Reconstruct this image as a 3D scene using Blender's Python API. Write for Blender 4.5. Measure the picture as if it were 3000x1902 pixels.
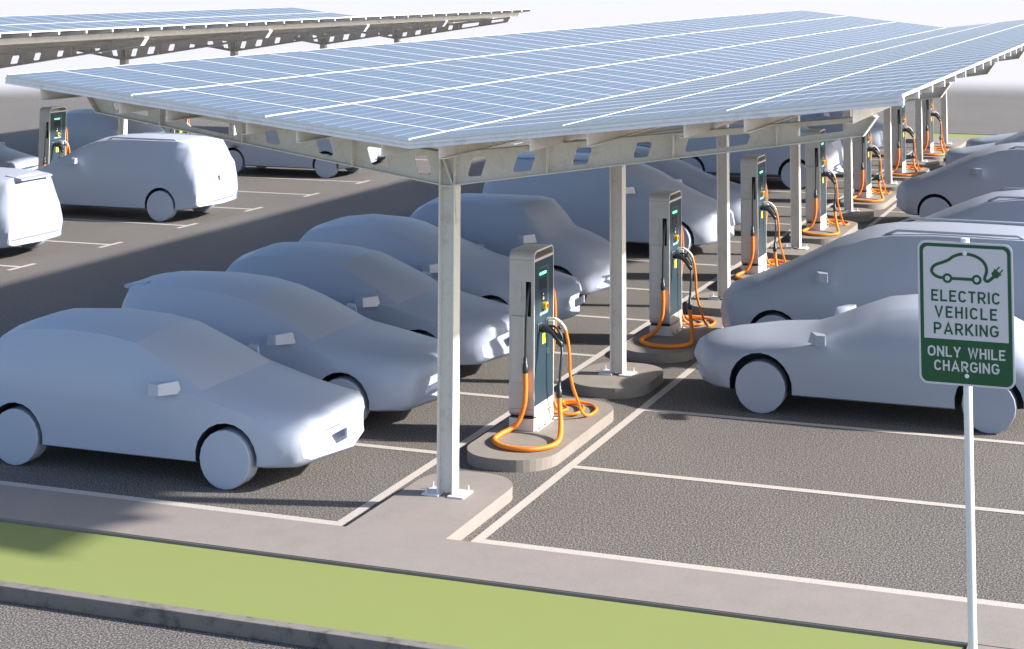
import bpy, bmesh, math, random
from mathutils import Vector, Matrix
random.seed(7)
R = math.radians
for o in list(bpy.data.objects): bpy.data.objects.remove(o)
sc = bpy.context.scene
COL = sc.collection

# ------------------------------------------------------------------ camera
cam = bpy.data.cameras.new('camera'); camo = bpy.data.objects.new('camera', cam); COL.objects.link(camo)
camo.location = (6.64137, -14.46315, 4.89952); camo.rotation_euler = (1.65375, 0.00055, 0.3384)
cam.sensor_width = 36; cam.lens = 4846.867/3000*36
cam.shift_x = (1500-1738.602)/3000; cam.shift_y = (-461.595-951)/3000
cam.clip_start = 0.1; cam.clip_end = 4000
sc.camera = camo
sc.render.resolution_x = 1024; sc.render.resolution_y = 649

# ------------------------------------------------------------------ light
SUN = Vector((1.783, .447, 1.0)).normalized()
el = math.asin(SUN.z); az = math.atan2(SUN.x, SUN.y)
w = bpy.data.worlds.new('World'); sc.world = w; w.use_nodes = True
nt = w.node_tree; bg = nt.nodes['Background']
sky = nt.nodes.new('ShaderNodeTexSky'); sky.sky_type = 'NISHITA'; sky.sun_disc = False
sky.sun_elevation = el; sky.sun_rotation = az
sky.air_density = 1.0; sky.dust_density = 1.6; sky.ozone_density = 1.5
nt.links.new(sky.outputs[0], bg.inputs[0]); bg.inputs[1].default_value = 0.115
sl = bpy.data.lights.new('sun', 'SUN'); sl.energy = 5.0; sl.angle = R(1.6); sl.color = (1.0, .93, .84)
so = bpy.data.objects.new('sun', sl); COL.objects.link(so)
so.rotation_euler = (-SUN).to_track_quat('-Z', 'Y').to_euler()
vs = sc.view_settings; vs.view_transform = 'Standard'; vs.look = 'None'; vs.exposure = 1.13; vs.gamma = 1
vs.use_curve_mapping = False

# ------------------------------------------------------------------ materials
def new_mat(name):
    m = bpy.data.materials.new(name); m.use_nodes = True
    n = m.node_tree; b = n.nodes['Principled BSDF']; return m, n, b
def ramp(n, stops, src):
    r = n.nodes.new('ShaderNodeValToRGB'); e = r.color_ramp.elements
    while len(e) < len(stops): e.new(.5)
    for i, (p, c) in enumerate(stops):
        e[i].position = p; e[i].color = (*c, 1)
    n.links.new(src, r.inputs[0]); return r
def noise(n, scale, detail=2, rough=.5, coord='Object', vec=None):
    t = n.nodes.new('ShaderNodeTexNoise'); t.inputs['Scale'].default_value = scale
    t.inputs['Detail'].default_value = detail; t.inputs['Roughness'].default_value = rough
    if vec is None:
        tc = n.nodes.new('ShaderNodeTexCoord'); vec = tc.outputs[coord]
    n.links.new(vec, t.inputs['Vector']); return t
def mix(n, a, b, f, typ='MIX'):
    m = n.nodes.new('ShaderNodeMix'); m.data_type = 'RGBA'; m.blend_type = typ
    for s, v in ((6, a), (7, b)):
        if hasattr(v, 'links') or hasattr(v, 'is_output'): n.links.new(v, m.inputs[s])
        else: m.inputs[s].default_value = (*v, 1)
    if isinstance(f, (int, float)): m.inputs[0].default_value = f
    else: n.links.new(f, m.inputs[0])
    return m.outputs[2]
def bump(n, b, h, strength, dist):
    u = n.nodes.new('ShaderNodeBump'); u.inputs['Strength'].default_value = strength
    u.inputs['Distance'].default_value = dist; n.links.new(h, u.inputs['Height'])
    n.links.new(u.outputs[0], b.inputs['Normal'])
def plain(name, col, rough=.5, metal=0, var=.0, vscale=6, emit=None):
    m, n, b = new_mat(name)
    b.inputs['Roughness'].default_value = rough; b.inputs['Metallic'].default_value = metal
    if var:
        t = noise(n, vscale, 4, .6)
        lo = tuple(c*(1-var) for c in col); hi = tuple(min(1, c*(1+var)) for c in col)
        r = ramp(n, [(.3, lo), (.7, hi)], t.outputs[0]); n.links.new(r.outputs[0], b.inputs['Base Color'])
    else: b.inputs['Base Color'].default_value = (*col, 1)
    if emit:
        b.inputs['Emission Color'].default_value = (*emit[0], 1); b.inputs['Emission Strength'].default_value = emit[1]
    return m

# asphalt, its far colour faded to pale as a stand-in for the white backdrop
def asphalt(name, far=True):
    m, n, b = new_mat(name); b.inputs['Roughness'].default_value = .85
    b.inputs['Specular IOR Level'].default_value = .25
    g = noise(n, 62, 2, .75)
    r = ramp(n, [(.32, (.024, .023, .023)), (.5, (.098, .092, .088)), (.68, (.36, .34, .325))], g.outputs[0])
    g2 = noise(n, .45, 4, .6)
    r2 = ramp(n, [(.3, (.92, .92, .93)), (.7, (1.06, 1.05, 1.04))], g2.outputs[0])
    c = mix(n, r.outputs[0], r2.outputs[0], 1.0, 'MULTIPLY')
    tc = n.nodes.new('ShaderNodeTexCoord')
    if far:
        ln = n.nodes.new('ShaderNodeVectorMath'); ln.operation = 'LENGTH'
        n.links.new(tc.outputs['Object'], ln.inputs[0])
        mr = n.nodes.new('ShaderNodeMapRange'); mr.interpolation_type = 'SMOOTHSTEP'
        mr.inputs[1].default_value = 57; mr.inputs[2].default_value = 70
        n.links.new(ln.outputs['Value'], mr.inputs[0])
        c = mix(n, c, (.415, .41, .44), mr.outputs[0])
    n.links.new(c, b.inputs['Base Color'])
    bump(n, b, g.outputs[0], .35, .01)
    return m
def concrete(name, base, stain=.25, scale=1.0, stained=False):
    m, n, b = new_mat(name); b.inputs['Roughness'].default_value = .8
    b.inputs['Specular IOR Level'].default_value = .3
    g = noise(n, 90*scale, 3, .7); g2 = noise(n, 3.2*scale, 5, .65)
    r = ramp(n, [(.3, tuple(x*.86 for x in base)), (.7, tuple(x*1.12 for x in base))], g.outputs[0])
    r2 = ramp(n, [(.32, (1-stain,)*3), (.62, (1.05, 1.04, 1.03))], g2.outputs[0])
    c = mix(n, r.outputs[0], r2.outputs[0], 1.0, 'MULTIPLY')
    if stained:
        g3 = noise(n, 7*scale, 6, .7)
        r3 = ramp(n, [(.52, (1, 1, 1)), (.64, (.62, .61, .60))], g3.outputs[0])
        c = mix(n, c, r3.outputs[0], 1.0, 'MULTIPLY')
    n.links.new(c, b.inputs['Base Color']); bump(n, b, g.outputs[0], .25, .006)
    return m
def paint_line():
    m, n, b = new_mat('worn_line_paint'); b.inputs['Roughness'].default_value = .75
    g = noise(n, 55, 4, .75)
    r = ramp(n, [(.30, (.13, .12, .115)), (.38, (.40, .37, .35)), (.6, (.47, .435, .41))], g.outputs[0])
    n.links.new(r.outputs[0], b.inputs['Base Color']); return m
def galvanised(name, base=(.74, .715, .68), rust=True):
    m, n, b = new_mat(name); b.inputs['Roughness'].default_value = .6; b.inputs['Metallic'].default_value = .0
    g = noise(n, 30, 5, .7); g2 = noise(n, 6, 6, .7)
    r = ramp(n, [(.3, tuple(x*.92 for x in base)), (.7, tuple(min(.9, x*1.05) for x in base))], g.outputs[0])
    r2 = ramp(n, [(.33, (.80, .78, .75)), (.46, (.98, .98, .98)), (.7, (1.0, 1.0, 1.0))], g2.outputs[0])
    c = mix(n, r.outputs[0], r2.outputs[0], .8, 'MULTIPLY')
    n.links.new(c, b.inputs['Base Color']); return m
def cells():
    m, n, b = new_mat('photovoltaic_cells')
    uv = n.nodes.new('ShaderNodeUVMap'); sep = n.nodes.new('ShaderNodeSeparateXYZ')
    n.links.new(uv.outputs[0], sep.inputs[0])
    def line(sock, cnt, wid):
        a = n.nodes.new('ShaderNodeMath'); a.operation = 'MULTIPLY'; a.inputs[1].default_value = cnt; n.links.new(sock, a.inputs[0])
        f = n.nodes.new('ShaderNodeMath'); f.operation = 'FRACT'; n.links.new(a.outputs[0], f.inputs[0])
        s = n.nodes.new('ShaderNodeMath'); s.operation = 'SUBTRACT'; s.inputs[1].default_value = .5; n.links.new(f.outputs[0], s.inputs[0])
        d = n.nodes.new('ShaderNodeMath'); d.operation = 'ABSOLUTE'; n.links.new(s.outputs[0], d.inputs[0])
        g = n.nodes.new('ShaderNodeMath'); g.operation = 'GREATER_THAN'; g.inputs[1].default_value = .5-wid; n.links.new(d.outputs[0], g.inputs[0])
        return g.outputs[0]
    lx = line(sep.outputs[0], 10, .036); ly = line(sep.outputs[1], 6, .020)
    mx = n.nodes.new('ShaderNodeMath'); mx.operation = 'MAXIMUM'; n.links.new(lx, mx.inputs[0]); n.links.new(ly, mx.inputs[1])
    t = noise(n, 2.3, 2, .5)
    r = ramp(n, [(.3, (.088, .124, .190)), (.7, (.100, .136, .206))], t.outputs[0])
    c = mix(n, r.outputs[0], (.38, .40, .44), mx.outputs[0])
    n.links.new(c, b.inputs['Base Color'])
    b.inputs['Roughness'].default_value = .45; b.inputs['Specular IOR Level'].default_value = .3
    b.inputs['Coat Weight'].default_value = .15; b.inputs['Coat Roughness'].default_value = .2
    return m
def car_paint(name, col, rough=.42):
    m, n, b = new_mat(name); b.inputs['Base Color'].default_value = (*col, 1)
    b.inputs['Roughness'].default_value = rough; b.inputs['Specular IOR Level'].default_value = .5
    return m
def hose_mat():
    m, n, b = new_mat('orange_corrugated_hose')
    b.inputs['Base Color'].default_value = (.80, .22, .015, 1); b.inputs['Roughness'].default_value = .42
    return m

M = dict(
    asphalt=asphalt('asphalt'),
    concrete=concrete('pavement_concrete', (.24, .216, .207), .05),
    island=concrete('island_concrete', (.232, .210, .192), .08),
    kerb=concrete('kerb_concrete', (.19, .176, .17), .12, 1, True),
    grass=plain('flat_green_turf', (.190, .228, .066), .95, 0, .012, 2),
    soil=plain('soil_edge', (.06, .06, .045), .95),
    paint=paint_line(),
    steel=galvanised('weathered_galvanised_steel'),
    rail=galvanised('pale_aluminium_rail', (.82, .82, .85)),
    frame=plain('panel_frame', (.72, .73, .73), .4),
    back=plain('panel_backsheet', (.32, .32, .33), .6),
    cells=cells(),
    white=plain('white_coated_steel', (.78, .78, .80), .35),
    plate=plain('zinc_plate', (.62, .62, .66), .45),
    bolt=plain('dark_bolt', (.10, .10, .10), .5, .6),
    cabinet=plain('brushed_steel_cabinet', (.52, .50, .485), .42, .2, .05, 9),
    edge=plain('light_steel_edge', (.66, .64, .61), .4, .1),
    blue=plain('blue_grey_panel', (.030, .058, .080), .32, .15),
    screen=plain('dark_screen', (.025, .028, .03), .2),
    led=plain('green_status_light', (.1, .9, .4), .4, 0, 0, 6, ((.12, 1.0, .36), 1.6)),
    black=plain('black_plastic', (.022, .030, .038), .38),
    slotm=plain('recess_black', (.03, .03, .032), .7),
    whitep=plain('white_plastic', (.70, .70, .72), .35),
    hose=hose_mat(),
    yellow=plain('yellow_plastic', (.80, .55, .02), .4),
    sticker=plain('yellow_sticker', (.82, .80, .04), .5),
    red=plain('red_button', (.65, .05, .02), .35),
    label=plain('pale_label', (.20, .30, .35), .5),
    chrome=plain('chrome', (.5, .5, .5), .2, .9),
    sgreen=plain('sign_green', (.008, .085, .030), .45),
    swhite=plain('sign_reflective_white', (.62, .61, .64), .5),
    dark=plain('dark_wheel_well', (.03, .032, .04), .8),
)
CAR = [car_paint('clay_blue_white', (.40, .45, .565)), car_paint('clay_blue_white_pale', (.405, .455, .57)),
       car_paint('clay_blue_grey', (.33, .38, .49)), car_paint('clay_lilac_white', (.32, .36, .45))]

# ------------------------------------------------------------------ helpers
def link(name, me, mat, parent=None):
    o = bpy.data.objects.new(name, me); COL.objects.link(o)
    for m in (mat if isinstance(mat, (list, tuple)) else [mat]): me.materials.append(m)
    if parent: o.parent = parent
    return o
def finish(name, bm, mat, parent=None, smooth=None, recalc=True):
    if recalc: bmesh.ops.recalc_face_normals(bm, faces=bm.faces)
    me = bpy.data.meshes.new(name); bm.to_mesh(me); bm.free()
    o = link(name, me, mat, parent)
    if smooth is not None: shade(me, smooth)
    return o
def shade(me, ang):
    bm = bmesh.new(); bm.from_mesh(me)
    for f in bm.faces: f.smooth = True
    for e in bm.edges:
        if len(e.link_faces) == 2:
            if e.calc_face_angle(0) > R(ang): e.smooth = False
        else: e.smooth = False
    bm.to_mesh(me); bm.free()
def tag(o, label, cat, group=None, kind=None):
    if label: o['label'] = label
    if cat: o['category'] = cat
    if group: o['group'] = group
    if kind: o['kind'] = kind
    return o
def empty(name, loc=(0, 0, 0), rz=0):
    o = bpy.data.objects.new(name, None); COL.objects.link(o); o.location = loc; o.rotation_euler = (0, 0, rz)
    o.empty_display_size = .2; return o
def copy_tree(o, parent=None):
    c = o.copy(); COL.objects.link(c)
    if parent: c.parent = parent
    for ch in o.children: copy_tree(ch, c)
    return c
def box(bm, x0, x1, y0, y1, z0, z1, bev=0, mi=0):
    r = bmesh.ops.create_cube(bm, size=1)
    vs_ = r['verts']
    for v in vs_:
        v.co = Vector(((x0+x1)/2+v.co.x*(x1-x0), (y0+y1)/2+v.co.y*(y1-y0), (z0+z1)/2+v.co.z*(z1-z0)))
    fs = {f for v in vs_ for f in v.link_faces}
    for f in fs: f.material_index = mi
    if bev:
        es = {e for v in vs_ for e in v.link_edges}
        bmesh.ops.bevel(bm, geom=list(es), offset=bev, segments=2, affect='EDGES', profile=.5)
def BOX(name, a, mat, parent=None, bev=0):
    bm = bmesh.new(); box(bm, *a, bev); return finish(name, bm, mat, parent)
def prism(bm, pts, axis, a, b, mi=0):
    """extrude closed 2D polygon pts along axis from a to b. axis 'x': pts=(y,z); 'y': pts=(x,z); 'z': pts=(x,y)"""
    def mk(p, t):
        return {'x': (t, p[0], p[1]), 'y': (p[0], t, p[1]), 'z': (p[0], p[1], t)}[axis]
    A = [bm.verts.new(mk(p, a)) for p in pts]; B = [bm.verts.new(mk(p, b)) for p in pts]
    n = len(pts); fs = [bm.faces.new(A), bm.faces.new(B[::-1])]
    for i in range(n): fs.append(bm.faces.new((A[i], B[i], B[(i+1) % n], A[(i+1) % n])))
    for f in fs: f.material_index = mi
    return fs
def cyl(bm, c, r, h, axis='z', seg=16, r2=None, mi=0):
    q = {'z': Matrix(), 'x': Matrix.Rotation(R(90), 4, 'Y'), 'y': Matrix.Rotation(R(-90), 4, 'X')}[axis]
    n0 = len(bm.faces)
    bmesh.ops.create_cone(bm, cap_ends=True, segments=seg, radius1=r, radius2=r if r2 is None else r2, depth=h,
                          matrix=Matrix.Translation(c) @ q)
    bm.faces.ensure_lookup_table()
    for f in bm.faces[n0:]: f.material_index = mi
def rounded(poly, r, seg=5):
    out = []; n = len(poly)
    for i in range(n):
        p, a, b = Vector(poly[i]), Vector(poly[i-1]), Vector(poly[(i+1) % n])
        rr = r[i] if isinstance(r, (list, tuple)) else r
        u = (a-p); v = (b-p); lu, lv = u.length, v.length; u.normalize(); v.normalize()
        ang = u.angle(v); t = min(rr/math.tan(ang/2), lu*.49, lv*.49)
        if rr <= 0 or t < 1e-5: out.append(tuple(p)); continue
        rr2 = t*math.tan(ang/2); cen = p+(u+v).normalized()*(rr2/math.sin(ang/2))
        s = p+u*t-cen; e = p+v*t-cen; tot = s.angle(e)
        cr = s.x*e.y-s.y*e.x; sg = 1 if cr > 0 else -1
        for k in range(seg+1):
            th = sg*tot*k/seg; c_, s_ = math.cos(th), math.sin(th)
            out.append((cen.x+s.x*c_-s.y*s_, cen.y+s.x*s_+s.y*c_))
    return out
def catmull(pts, n=8):
    P = [Vector(p) for p in pts]; P = [P[0]*2-P[1]]+P+[P[-1]*2-P[-2]]; out = []
    for i in range(1, len(P)-2):
        p0, p1, p2, p3 = P[i-1:i+3]
        for k in range(n):
            t = k/n
            out.append(.5*((2*p1)+(p2-p0)*t+(2*p0-5*p1+4*p2-p3)*t*t+(3*p1-p0-3*p2+p3)*t**3))
    out.append(P[-2]); return out
def sweep(bm, pts, rad, seg=10, ribs=None, mi=0):
    """tube along pts; rad number or list; ribs=(pitch, depth) gives a corrugated hose"""
    if ribs:
        pitch, dep = ribs; L = [0]
        for a, b in zip(pts, pts[1:]): L.append(L[-1]+(b-a).length)
        n = int(L[-1]/pitch*4); q = []; j = 0
        for k in range(n+1):
            s = L[-1]*k/n
            while j < len(L)-2 and L[j+1] < s: j += 1
            t = (s-L[j])/max(1e-9, L[j+1]-L[j]); q.append(pts[j].lerp(pts[j+1], t))
        pts = q; rad = [rad-dep*(1 if k % 4 == 0 else 0 if k % 4 == 2 else .45) for k in range(len(pts))]
    if not isinstance(rad, list): rad = [rad]*len(pts)
    up = Vector((0, 0, 1)); rings = []; prev = None
    for i, p in enumerate(pts):
        t = (pts[min(i+1, len(pts)-1)]-pts[max(i-1, 0)]).normalized()
        if prev is None:
            a = t.cross(up if abs(t.z) < .9 else Vector((1, 0, 0))).normalized()
        else: a = (prev-t*prev.dot(t)).normalized()
        prev = a; b = t.cross(a)
        rings.append([bm.verts.new(p+(a*math.cos(2*math.pi*k/seg)+b*math.sin(2*math.pi*k/seg))*rad[i]) for k in range(seg)])
    for r0, r1 in zip(rings, rings[1:]):
        for k in range(seg):
            f = bm.faces.new((r0[k], r0[(k+1) % seg], r1[(k+1) % seg], r1[k])); f.smooth = True; f.material_index = mi
    bm.faces.new(rings[0][::-1]).material_index = mi; bm.faces.new(rings[-1]).material_index = mi
def plate2d(name, outline, holes, thick, matrix, mat, parent=None):
    """flat plate with holes: 2D filled curve turned into a mesh"""
    cu = bpy.data.curves.new('tmp', 'CURVE'); cu.dimensions = '2D'; cu.fill_mode = 'BOTH'; cu.extrude = thick/2
    for poly in [outline]+holes:
        s = cu.splines.new('POLY'); s.points.add(len(poly)-1)
        for i, p in enumerate(poly): s.points[i].co = (p[0], p[1], 0, 1)
        s.use_cyclic_u = True
    t = bpy.data.objects.new('tmp', cu); COL.objects.link(t)
    dg = bpy.context.evaluated_depsgraph_get(); dg.update()
    me = bpy.data.meshes.new_from_object(t.evaluated_get(dg)); me.name = name
    bpy.data.objects.remove(t); bpy.data.curves.remove(cu)
    me.transform(matrix); me.materials.clear()
    return link(name, me, mat, parent)
XZ = Matrix.Rotation(R(90), 4, 'X')          # plate drawn in (x, y) stands up in (x, z), facing -Y

# ------------------------------------------------------------------ layout numbers
ZI = .12; S = 5.0; XC = .0805; XV = .09; DX2 = -17.72
ROOF = lambda u: 3.476+.1121*abs(u)
HX = 4.419; Y0R = -.82; PW = 5/6; NP = 44
D1 = [1.56, 3.92, 6.30, 8.67, 10.95, 13.48, 16.06, 18.6, 21.08, 23.6, 26.17, 28.7, 31.2, 33.7]
D2 = [-.7+2.52*k for k in range(15)]; D2 = [1.83+2.525*k for k in range(14)]

# ------------------------------------------------------------------ ground
def sheet(name, x0, x1, y0, y1, z, mat, kind='structure'):
    bm = bmesh.new(); vv = [bm.verts.new(p) for p in ((x0, y0, z), (x1, y0, z), (x1, y1, z), (x0, y1, z))]
    bm.faces.new(vv); o = finish(name, bm, mat); o['kind'] = kind; return o
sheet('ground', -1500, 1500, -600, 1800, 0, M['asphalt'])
XA, XB = -42, 26
# front pavement, with the strip that joins the first islands, one slab
bm = bmesh.new()
ISL = (-.40, .575)
def island_outline(x0, x1, y0, y1, r, front=True, back=True):
    return rounded([(x0, y0), (x1, y0), (x1, y1), (x0, y1)], [r if front else 0, r if front else 0, r if back else 0, r if back else 0], 10)
def slab(bm, pts, z0, z1, bev=.012):
    fs = prism(bm, pts, 'z', z0, z1)
    top = [e for f in fs for e in f.edges if all(abs(v.co.z-z1) < 1e-5 for v in e.verts)]
    bmesh.ops.bevel(bm, geom=list(set(top)), offset=bev, segments=2, affect='EDGES')
# outline of the front pavement: straight back edge broken by the two half islands
pv = [(XA, -1.872), (XB, -1.872), (XB, -1.075)]
for dx in (0, DX2):
    a = rounded([(dx+ISL[1], -1.075), (dx+ISL[1], .80), (dx+ISL[0]+.03, .80), (dx+ISL[0]+.03, -1.075)], [0, .42, .42, 0], 12)
    pv += a
pv += [(XA, -1.075)]
slab(bm, pv, 0, ZI, .008)
finish('pavement', bm, M['concrete'])['kind'] = 'structure'
bm = bmesh.new(); slab(bm, [(5.075, -3.14), (XB, -3.14), (XB, -1.874), (5.075, -1.874)], 0, ZI-.0005, .004)
finish('pavement', bm, M['concrete'])['kind'] = 'structure'
# rear pavement
pv = [(-24, 36.24)]
for dx in (DX2, 0):
    pv += rounded([(dx+ISL[0]+.03, 36.24), (dx+ISL[0]+.03, 34.35), (dx+ISL[1], 34.35), (dx+ISL[1], 36.24)], [0, .42, .42, 0], 12)
pv += [(XB, 36.24), (XB, 37.05), (-24, 37.05)]
bm = bmesh.new(); slab(bm, pv, 0, ZI, .008); finish('pavement', bm, M['concrete'])['kind'] = 'structure'
# grass strips and kerbs
o = BOX('grass_strip', (XA, 5.05, -3.14, -1.905, .0, ZI-.022), M['grass']); o['kind'] = 'structure'
o = BOX('soil_gap', (XA, 5.072, -1.904, -1.873, .0, ZI-.05), M['soil']); o['kind'] = 'structure'
o = BOX('soil_gap', (5.051, 5.074, -3.14, -1.905, .0, ZI-.05), M['soil']); o['kind'] = 'structure'
o = BOX('kerb', (XA, XB, -3.245, -3.142, .0, ZI), M['kerb'], None, .008); o['kind'] = 'structure'
o = BOX('grass_strip', (-24, XB, 37.08, 38.55, .0, ZI-.02), M['grass']); o['kind'] = 'structure'
o = BOX('kerb', (-24, XB, 38.552, 38.66, .0, ZI), M['kerb'], None, .008); o['kind'] = 'structure'
# islands between the bays
for dx in (0, DX2):
    for n in range(7):
        y = S*n
        bm = bmesh.new(); slab(bm, island_outline(dx+ISL[0], dx+ISL[1], y+1.27, y+3.80, .43), 0, ZI, .014)
        finish('charger_island', bm, M['island'])['kind'] = 'structure'
        if n:
            bm = bmesh.new(); slab(bm, island_outline(dx+ISL[0], dx+ISL[1], y-.64, y+.70, .43), 0, ZI, .014)
            finish('column_island', bm, M['island'])['kind'] = 'structure'
# painted lines
bm = bmesh.new()
def line(x0, x1, y0, y1, z=.004):
    vv = [bm.verts.new(p) for p in ((x0, y0, z), (x1, y0, z), (x1, y1, z), (x0, y1, z))]; bm.faces.new(vv)
LW = .098; YB = 36.2
for dx, D in ((0, D1), (DX2, D2)):
    xl, xr = dx-.593, dx+.765
    line(xl-LW, xl, -1.06, YB); line(xr-LW, xr, -1.06, YB)
    BL = 4.72
    line(xl-LW-BL-.05, xl-LW, -1.06, -.64); line(xr, xr+BL+.05, -1.06, -.64)
    for y in D:
        yy = y+.05
        line(xl-LW-BL, xl-LW, yy, yy+LW); line(xr, xr+BL, yy, yy+LW)
        for x in (xl-LW-BL-LW, xr+BL): line(x, x+LW, yy-.30, yy+LW+.30)
o = finish('parking_lines', bm, M['paint']); o['kind'] = 'structure'

# ------------------------------------------------------------------ canopy pieces
th = math.atan(.1121)
def panel_mesh():
    bm = bmesh.new(); L = 1.462; W = PW-.009; t = .026; f = .013
    box(bm, 0, L, 0, W, -t, 0)
    for fa in bm.faces:
        if fa.normal.z < -.5: fa.material_index = 2
        if fa.normal.z > .5: top = fa
    r = bmesh.ops.inset_individual(bm, faces=[top], thickness=f, depth=0)
    bmesh.ops.translate(bm, verts=list(top.verts), vec=(0, 0, -.003))
    top.material_index = 1
    uv = bm.loops.layers.uv.new('UVMap')
    for l in top.loops: l[uv].uv = ((l.vert.co.x-f)/(L-2*f), (l.vert.co.y-f)/(W-2*f))
    me = bpy.data.meshes.new('solar_panel'); bm.to_mesh(me); bm.free()
    for m in (M['frame'], M['cells'], M['back']): me.materials.append(m)
    return me
PM = panel_mesh()
def rail_mesh():
    bm = bmesh.new(); w_, h = .045, .062
    sec = [(0, 0), (0, -.026), (.012, -.026), (.012, -.038), (0, -.038), (0, -h), (w_, -h), (w_, 0)]
    z0 = ROOF(0)-.028
    A = []
    for u in (-HX-.004, 0, HX+.004):
        A.append([bm.verts.new((XV+u, y, z0+.1121*abs(u)+z)) for y, z in sec])
    n = len(sec)
    for r0, r1 in zip(A, A[1:]):
        for i in range(n): bm.faces.new((r0[i], r0[(i+1) % n], r1[(i+1) % n], r1[i]))
    bm.faces.new(A[0]); bm.faces.new(A[-1][::-1])
    # end stops closing the groove
    for u0, u1 in ((-HX-.004, -HX+.04), (HX-.04, HX+.004)):
        for a in (0,):
            pass
    bmesh.ops.recalc_face_normals(bm, faces=bm.faces)
    me = bpy.data.meshes.new('rail'); bm.to_mesh(me); bm.free(); me.materials.append(M['rail']); return me
RM = rail_mesh()
PU = [-4.006, -3.084, -2.565, -1.684, -1.16, -.28, .28, 1.16, 1.684, 2.565, 3.084, 4.006]
def purlin_mesh(u, s):
    """C-section running along Y; s = side its flanges point to"""
    bm = bmesh.new(); t = .007; fl = .045; zt = ROOF(u)-.026-.0625; zb = ROOF(u)-.203
    x = XV+u
    pts = [(x, zb), (x, zt), (x+s*fl, zt), (x+s*fl, zt-t), (x+s*t, zt-t), (x+s*t, zb+t), (x+s*fl, zb+t), (x+s*fl, zb)]
    prism(bm, pts, 'y', Y0R+.004, Y0R+PW*NP-.004)
    return finish('purlin', bm, M['steel'])
def beam(parent, src=None):
    pass
def btop(u): return 3.476+.1121*abs(u)-.206
def bbot(u): return 2.969+.1492*max(0, abs(u)-.08)
HOLES_R = [[(.234, 3.232), (.386, 3.248), (.326, 3.063), (.179, 3.046)],
           [(.698, 3.284), (.882, 3.298), (.828, 3.129), (.638, 3.105)],
           [(1.282, 3.352), (1.436, 3.367), (1.387, 3.212), (1.229, 3.190)],
           [(1.866, 3.420), (2.015, 3.434), (1.970, 3.297), (1.820, 3.277)],
           [(2.350, 3.470), (2.312, 3.346), (2.898, 3.437), (2.940, 3.537)],
           [(3.375, 3.605), (3.345, 3.516), (3.765, 3.579), (3.800, 3.650)]]
def cross2(p): 
    return sum(p[i][0]*p[(i+1) % len(p)][1]-p[(i+1) % len(p)][0]*p[i][1] for i in range(len(p)))
def beam_parts(n):
    """main beam over one column; returns the beam object with its stiffeners as sub-parts"""
    out = [(-4.056, btop(4.056)), (-3.93, bbot(3.93)), (-.08, 2.969), (.08, 2.969), (3.93, bbot(3.93)), (4.056, btop(4.056)), (0, btop(0))]
    holes = []
    for h in HOLES_R:
        holes.append(rounded(h, .022)); holes.append(rounded([(-x, z) for x, z in h], .022))
    o = plate2d('beam', out, holes, .014, Matrix.Translation((XC, .073, 0)) @ XZ, M['steel'])
    me = o.data; bm = bmesh.new(); bm.from_mesh(me)
    t = .011
    for sg in (-1, 1):
        def slabp(a, b, w0=.0, w1=.146):   # flange strip between two profile points
            (u0, z0), (u1, z1) = a, b
            d = Vector((u1-u0, z1-z0)).normalized(); nn = Vector((-d.y, d.x))*t
            if nn.y < 0: nn = -nn
            p = [(XC+sg*u0, z0), (XC+sg*u1, z1), (XC+sg*(u1+nn.x), z1+nn.y), (XC+sg*(u0+nn.x), z0+nn.y)]
            prism(bm, p, 'y', w0, w1)
        slabp((.0802, 2.969-.001), (3.93, bbot(3.93)-.001))
        slabp((.0, btop(0)-.010), (4.05, btop(4.05)-.010))
        # sloping end plate
        p = [(XC+sg*3.932, bbot(3.93)-.001), (XC+sg*3.944, bbot(3.93)-.003), (XC+sg*4.068, btop(4.056)-.012), (XC+sg*4.056, btop(4.056)-.012)]
        prism(bm, p, 'y', .001, .145)
    prism(bm, [(0.0005, 2.957), (.1605, 2.957), (.1605, 2.968), (.0005, 2.968)], 'y', .0, .146)
    bmesh.ops.recalc_face_normals(bm, faces=bm.faces); bm.to_mesh(me); bm.free()
    for sg in (-1, 1):
        for u in (1.008, 2.225, 3.18):
            bm = bmesh.new()
            for y0, y1 in ((.004, .0655), (.0805, .142)):
                x = XC+sg*u; prism(bm, [(x-.006, bbot(u)+.010), (x+.006, bbot(u)+.010), (x+.006, btop(u)-.011), (x-.006, btop(u)-.011)], 'y', y0, y1)
            finish('stiffener', bm, M['steel'], o)
    bm = bmesh.new()
    for y0, y1 in ((.003, .0655), (.0805, .143)):
        for x in (.006, .155):
            prism(bm, [(x-.006, 2.9685), (x+.006, 2.9685), (x+.006, btop(XC-x)-.012), (x-.006, btop(XC-x)-.012)], 'y', y0, y1)
        prism(bm, [(.0135, btop(.07)-.02), (.0265, btop(.07)-.02), (.148, 2.972), (.136, 2.972)], 'y', y0+.001, y1-.001)
    finish('stiffener', bm, M['steel'], o)
    return o
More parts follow.
